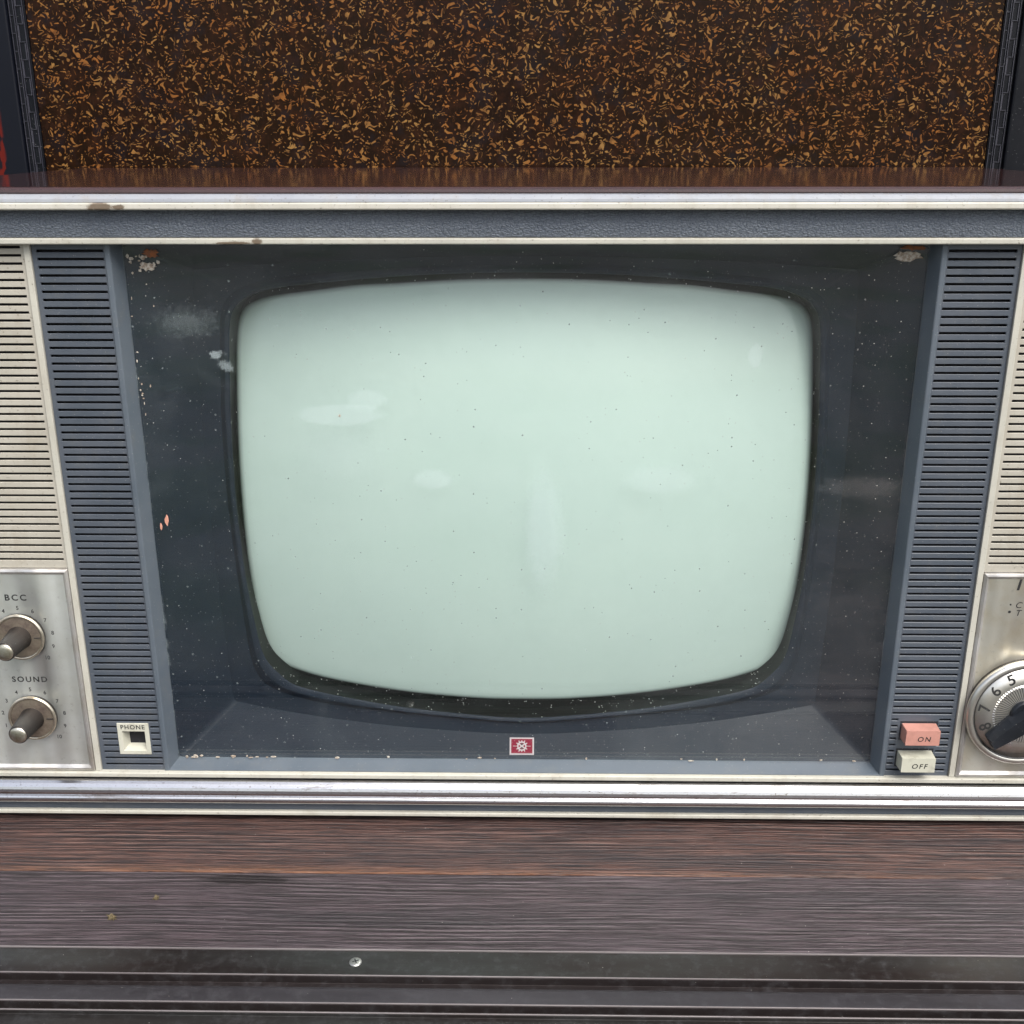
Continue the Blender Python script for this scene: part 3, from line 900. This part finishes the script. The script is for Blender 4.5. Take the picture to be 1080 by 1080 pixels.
# maker's emblem on the lower slope
em_c = Vector((-.6, 14.9, 11.6))
tilt = math.atan2(12.4, 10.0)
ex = Vector((1, 0, 0)); ez = Vector((0, math.cos(tilt), math.sin(tilt))); en = Vector((0, -math.sin(tilt), math.cos(tilt)))
def emq(m, pts, h):
    m.face([tuple(em_c + ex * u + ez * v + en * h) for u, v in pts])
def embox(m, u0, u1, v0, v1, h0, h1):
    a = [em_c + ex * u + ez * v + en * h0 for u, v in ((u0, v0), (u1, v0), (u1, v1), (u0, v1))]
    b = [p + en * (h1 - h0) for p in a]
    m.grid([a, b], True, False); m.face(b)
EW, EH = 7.7, 5.4
mb = MB(); embox(mb, -EW, EW, -EH, EH, -.2, .7)
em = mb.build('emblem_plate', M['white'], tv)
mb = MB(); embox(mb, -EW + 1.0, EW - 1.0, -EH + .9, EH - .9, .6, .76); mb.build('crimson_field', M['crimson'], em)
mb = MB()
def ringp(m, r0, r1, h, n=28, a0=0, a1=360):
    for i in range(n):
        a = math.radians(a0 + (a1 - a0) * i / n); b = math.radians(a0 + (a1 - a0) * (i + 1) / n)
        emq(m, [(r0 * math.cos(a), r0 * math.sin(a)), (r1 * math.cos(a), r1 * math.sin(a)), (r1 * math.cos(b), r1 * math.sin(b)), (r0 * math.cos(b), r0 * math.sin(b))], h)
ringp(mb, 2.1, 2.95, .80)
for i in range(12):
    a = math.radians(30 * i)
    r1 = 5.6 if i % 6 == 0 else (3.55 if i % 3 == 0 else 3.9)
    c, s_ = math.cos(a), math.sin(a); w_ = .16 if i % 6 == 0 else .30
    emq(mb, [(2.9 * c - w_ * s_, 2.9 * s_ + w_ * c), (2.9 * c + w_ * s_, 2.9 * s_ - w_ * c), (r1 * c + w_ * s_, r1 * s_ - w_ * c), (r1 * c - w_ * s_, r1 * s_ + w_ * c)], .82)
for a in (35, -35):
    c, s_ = math.cos(math.radians(a)), math.sin(math.radians(a)); w_ = .38
    emq(mb, [(-2.2 * c - w_ * s_, -2.2 * s_ + w_ * c), (-2.2 * c + w_ * s_, -2.2 * s_ - w_ * c), (2.2 * c + w_ * s_, 2.2 * s_ - w_ * c), (2.2 * c - w_ * s_, 2.2 * s_ + w_ * c)], .84 if a > 0 else .86)
mb.build('wheel_mark', M['white'], em)
mb = MB()
for v in (1.25, -1.25):
    ringv = [(.75 * math.cos(k * math.pi / 6), v + .5 * math.sin(k * math.pi / 6)) for k in range(12)]
    emq(mb, ringv, .88)
mb.build('dark_mark', M['ink'], em)

# safety glass
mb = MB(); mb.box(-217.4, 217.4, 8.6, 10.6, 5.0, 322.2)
mb.mi = [0 if f == 2 else 1 for f in range(6)]       # the dust and painted reflections lie on the front face
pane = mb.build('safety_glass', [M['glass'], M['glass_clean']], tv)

# glue and paint left on the glass
def flake(name, mat, x, z, rx, rz, seed, label=None, n=22, y=8.55, t_=.5):
    rnd = random.Random(seed)
    m = MB()
    a_ = [(x + rx * (1 + rnd.uniform(-.35, .25)) * math.cos(2 * math.pi * i / n), z + rz * (1 + rnd.uniform(-.35, .3)) * math.sin(2 * math.pi * i / n)) for i in range(n)]
    back = [(p[0], y, p[1]) for p in a_]
    fr = [(x + (p[0] - x) * .88, y - t_, z + (p[1] - z) * .88) for p in a_]
    m.grid([back, fr], True, False); m.face(fr)
    o = m.build(name, mat, pane)
    if label: o['label'] = label
    return o
flake('glue_residue', M['residue_rust'], -201.8, 317.5, 4.3, 2.6, 1, 'rust orange blob in the top left corner')
flake('glue_residue', M['residue'], -204.8, 310.6, 4.6, 2.2, 2, 'pale crust below the orange blob')
rnd = random.Random(11)
for k in range(16):
    flake('glue_residue', M['residue'], -209 + rnd.gauss(0, 3.2), 313 + rnd.gauss(0, 4.5), rnd.uniform(.4, 1.3), rnd.uniform(.4, 1.5), 20 + k, n=8, t_=.3)
for k in range(16):
    z = rnd.uniform(225, 305)
    flake('glue_residue', M['residue'], -216.2 + rnd.uniform(0, 2.0) + (rnd.uniform(0, 14) if k % 4 == 0 else 0), z, rnd.uniform(.25, .6), rnd.uniform(.3, .9), 50 + k, n=7, t_=.2)
flake('glue_residue', M['residue'], 206.5, 316.3, 7.6, 2.6, 3, 'tan crust in the top right corner')
flake('glue_residue', M['residue_rust'], 209, 320.6, 7.0, 1.3, 4, 'brown stain above the tan crust')
flake('glue_residue', M['residue_pink'], -208.7, 164.0, 1.1, 3.3, 5, 'pink chip at the left edge of the glass', n=9)
flake('glue_residue', M['residue_pink'], -212.4, 160.6, .7, 2.2, 6, n=7)
flake('glue_residue', M['residue'], -104, 227.5, .9, .9, 9, n=9, t_=.2)
rnd = random.Random(5)
for k in range(26):
    x = -212 + rnd.random() ** 1.5 * 60 if k < 14 else rnd.uniform(-150, 212)
    flake('dirt_crumb', M['residue'], x, 5.9 + rnd.uniform(0, 1.3), rnd.uniform(.5, 2.0), rnd.uniform(.3, .8), 90 + k, n=9, t_=.5)

# control panels --------------------------------------------------------------
def control_panel(side, label, plate_mat):
    s_ = side
    m = MB()
    def frame_ring(levels):
        rows = []
        for (xi, xo, zb, zt, y) in levels:
            rows.append([(s_ * xi, y, zb), (s_ * xo, y, zb), (s_ * xo, y, zt), (s_ * xi, y, zt)])
        return rows
    m.grid(frame_ring([(266.9, 333.1, 2.2, 137.6, 1), (266.9, 333.1, 2.2, 137.6, -1.6), (267.3, 332.7, 2.7, 137.2, -2.4), (268.5, 331.5, 4.4, 135.7, -3.0),
                       (269.2, 330.8, 5.6, 134.7, -2.3), (270.2, 329.8, 6.6, 133.9, -1.7)]), True, False)
    f = m.build('panel_frame', M['panel_frame'], tv, bevel=.25)
    m = MB()
    m.face([(s_ * 270.1, -1.75, 6.4), (s_ * 329.9, -1.75, 6.4), (s_ * 329.9, -1.75, 134.1), (s_ * 270.1, -1.75, 134.1)])
    o = m.build('control_panel', plate_mat, tv)
    o['label'] = label
    f.parent = o; f.location = (0, 0, 0)
    return o
cpl = control_panel(-1, 'brushed steel panel with two tone and sound knobs', M['brushed'])
cpr = control_panel(1, 'yellowed brushed steel panel with the channel dial', M['brushed_warm'])
YP = -1.75
mb = MB()
letters(mb, 'BCC', 5.4, -300.2, 119.0, YP, spacing=1.35, stretch=1.05, thick=.02)
mb.build('lettering', M['ink'], cpl)['label'] = 'printed letters BCC'
mb = MB()
letters(mb, 'SOUND', 5.0, -299.3, 65.2, YP, spacing=1.3, stretch=1.05, thick=.02)
mb.build('lettering', M['ink'], cpl)['label'] = 'printed word SOUND'
for kz in (94.0, 40.0):
    mb = MB()
    for d in range(11):
        a = math.radians(-135 + 27 * d)
        letters(mb, str(d), 3.5, -300 + 19.2 * math.sin(a), kz - .6 + 19.0 * math.cos(a), YP, stretch=.95, thick=.022)
    mb.build('scale_digits', M['ink_worn'], cpl)
mb = MB()
letters(mb, '1', 9.0, 287.6, 130.0, YP, thick=.035, shear=.15)
letters(mb, '\u2022', 4.5, 284.6, 117.7, YP)
letters(mb, 'C', 5.4, 289.2, 117.4, YP, shear=.2)
letters(mb, '\u2022', 7.0, 284.6, 113.0, YP)
letters(mb, 'T', 5.4, 289.6, 112.4, YP, shear=.2)
mb.build('lettering', M['ink'], cpr)

def knob(cz, label, seed):
    cx = -300.0
    m = MB()
    m.lathe([(14.4, YP - .1), (14.7, YP - 2.4)], cx, cz, 96, cap=False, mi=1)
    m.lathe([(14.7, YP - 2.4), (14.5, YP - 3.4), (13.6, YP - 3.7), (13.1, YP - 3.3)], cx, cz, 96, cap=False)
    k = m.build('knob', [M['rim'], M['knob_black']], tv)
    k['label'] = label
    m = MB()
    m.lathe([(13.2, YP - 2.9), (10, YP - 3.2), (7.2, YP - 3.3)], cx, cz, 96)
    m.build('base_disc', M['tarnish'], k)
    m = MB(); m.box(cx + 9, cx + 13, YP - 3.75, YP - 3.2, cz - .2, cz + .2); m.build('pointer_mark', M['ink'], k)
    m = MB()
    n = 144
    knurl = lambda i: 1.0 + (.028 if i % 3 == 0 else -.012)
    m.lathe([(7.3, YP - 3.2), (6.9, YP - 4.2), (6.5, YP - 9)], cx, cz, n, rad=knurl)
    m.lathe([(6.5, YP - 9), (6.0, YP - 16), (5.7, YP - 21.5)], cx, cz, n, rad=knurl, cap=False)
    m.lathe([(5.75, YP - 21.4), (5.75, YP - 22.6), (5.4, YP - 23.0)], cx, cz, n, cap=True)
    m.build('stem', M['knob_black'], k)
    m = MB()
    m.lathe([(5.1, YP - 22.9), (5.0, YP - 23.3), (4.2, YP - 23.75), (2.8, YP - 24.1), (1.2, YP - 24.25), (.2, YP - 24.3)], cx, cz, 64)
    m.build('cap', M['cap'], k)
    return k
knob(94.6, 'upper knob, marked BCC', 1)
knob(40.2, 'lower knob, marked SOUND', 2)

# channel dial
DX, DZ = 300.6, 49.6
mb = MB()
mb.lathe([(33.4, YP - .1), (34.0, YP - 3.0)], DX, DZ, 128, cap=False, mi=1)
mb.lathe([(34.0, YP - 3.0), (34.6, YP - 3.6), (34.5, YP - 5.4), (33.6, YP - 6.6), (31.6, YP - 7.0), (30.9, YP - 6.6)], DX, DZ, 128, cap=False)
dial = mb.build('channel_dial', [M['dial'], M['knob_black']], tv)
mb = MB(); mb.lathe([(30.9, YP - 6.4), (29.7, YP - 5.4)], DX, DZ, 128, cap=False); mb.build('dial_groove', M['ink'], dial)
mb = MB(); mb.lathe([(29.8, YP - 5.3), (29.6, YP - 6.1), (19.4, YP - 6.3)], DX, DZ, 128); mb.build('number_ring', M['dial'], dial)
mb = MB()
n = 288
mb.lathe([(19.6, YP - 6.2), (18.6, YP - 6.9), (9.6, YP - 7.2)], DX, DZ, n, rad=lambda i: 1 + (.012 if i % 4 < 2 else -.012), smooth=False)
serr = mb.build('serrated_ring', M['dial'], dial)
mb = MB()
for i in range(72):
    a = 2 * math.pi * i / 72
    c, s_ = math.cos(a), math.sin(a); w_ = .22
    mb.face([(DX + r * c - v * s_, YP - (7.05 if r > 12 else 7.28), DZ + r * s_ + v * c) for r, v in ((10.6, -w_ * .6), (18.3, -w_), (18.3, w_), (10.6, w_ * .6))])
mb.build('serration_line', M['ink_worn'], serr)
mb = MB()
mb.lathe([(10.0, YP - 7.1), (9.9, YP - 9.0), (9.0, YP - 9.8)], DX, DZ, 96)
mb.build('hub', M['handle'], dial)
# numbers run round the ring; each reads outwards along its own radius
mb = MB()
for num, a_deg, rr in (('5', 117, 24.9), ('6', 143, 24.4), ('7', 172, 24.6), ('8', 201, 24.0), ('4', 91, 24.6), ('3', 65, 24.6), ('2', 39, 24.6)):
    a = math.radians(a_deg)
    letters(mb, num, 10.2, DX + rr * math.cos(a), DZ + rr * math.sin(a), YP - 6.25, rot=a - math.pi / 2, thick=.016, stretch=.95)
mb.build('channel_numbers', M['ink'], dial)
# bar handle across the dial
mb = MB()
ha = math.radians(39)
ux, uz = math.cos(ha), math.sin(ha)
def hp(u, v, y): return (DX + u * ux - v * uz, y, DZ + u * uz + v * ux)
prof = [(-27.4, -5.2), (-26.4, 3.2), (-10, 6.2), (10, 6.2), (26.4, 3.2), (27.4, -5.2), (10, -8.2), (-10, -8.2)]
base = [hp(u, v, YP - 6.5) for u, v in prof]
mid = [hp(u, v, YP - 9.0) for u, v in prof]
topp = [hp(u * .985, v * .62, YP - 15.0) for u, v in prof]
mb.grid([base, mid, topp], True, False); mb.face(topp)
mb.build('bar_handle', M['handle'], dial, bevel=.5)

# phone jack ------------------------------------------------------------------
mb = MB()
o_ = [(-250.4, 13.2), (-230.8, 13.2), (-230.8, 34.8), (-250.4, 34.8)]
i_ = [(-247.6, 15.7), (-233.5, 15.7), (-233.5, 29.2), (-247.6, 29.2)]
d_ = [(-245.6, 17.6), (-235.2, 17.6), (-235.2, 28.2), (-245.6, 28.2)]
def ring4(p, y): return [(x, y, z) for x, z in p]
mb.grid([ring4(o_, .5), ring4(o_, -.55), ring4(i_, -.55), ring4(d_, 6.0)], True, False)
jack = mb.build('phone_jack', M['ivory'], tv, bevel=.2)
mb = MB(); mb.face(ring4([(-246.6, 16.6), (-234.4, 16.6), (-234.4, 28.8), (-246.6, 28.8)], 6.1)); mb.build('socket_opening', M['slot_dark'], jack)
mb = MB(); letters(mb, 'PHONE', 4.1, -240.7, 32.1, -.55, spacing=1.18, thick=.02); mb.build('lettering', M['ink'], jack)

# power buttons ---------------------------------------------------------------
def button(x0, x1, z0, z1, mat, word, label):
    m = MB()
    y0, y1 = 3.0, -9.0
    b_ = [(x0, y0, z0), (x1, y0, z0), (x1, y0, z1), (x0, y0, z1)]
    f_ = [(x0 + .35, y1, z0 + .4), (x1 - .35, y1, z0 + .4), (x1 - .35, y1, z1 - .4), (x0 + .35, y1, z1 - .4)]
    m.grid([b_, f_], True, False)
    m.face(f_)
    o = m.build('power_button', mat, tv, bevel=.5, segs=3)
    o['label'] = label
    m = MB()
    letters(m, word, 4.6, (x0 + x1) / 2 + .6, (z0 + z1) / 2 - .8, y1, spacing=1.3, thick=.012, shear=.15)
    m.build('lettering', M['ink'], o)
    # dark well round the button
    m = MB()
    m.grid([[(x0 - .9, -.06, z0 - .9), (x1 + .9, -.06, z0 - .9), (x1 + .9, -.06, z1 + 1.3), (x0 - .9, -.06, z1 + 1.3)],
            [(x0 - .1, -.03, z0 - .1), (x1 + .1, -.03, z0 - .1), (x1 + .1, -.03, z1 + .1), (x0 - .1, -.03, z1 + .1)]], True, False)
    m.build('button_well', M['slot_dark'], o)
button(230.8, 251.8, 27.8, 38.4, M['pink'], 'ON', 'pink button marked ON')
button(230.2, 251.2, 9.2, 19.6, M['ivory'], 'OFF', 'ivory button marked OFF')
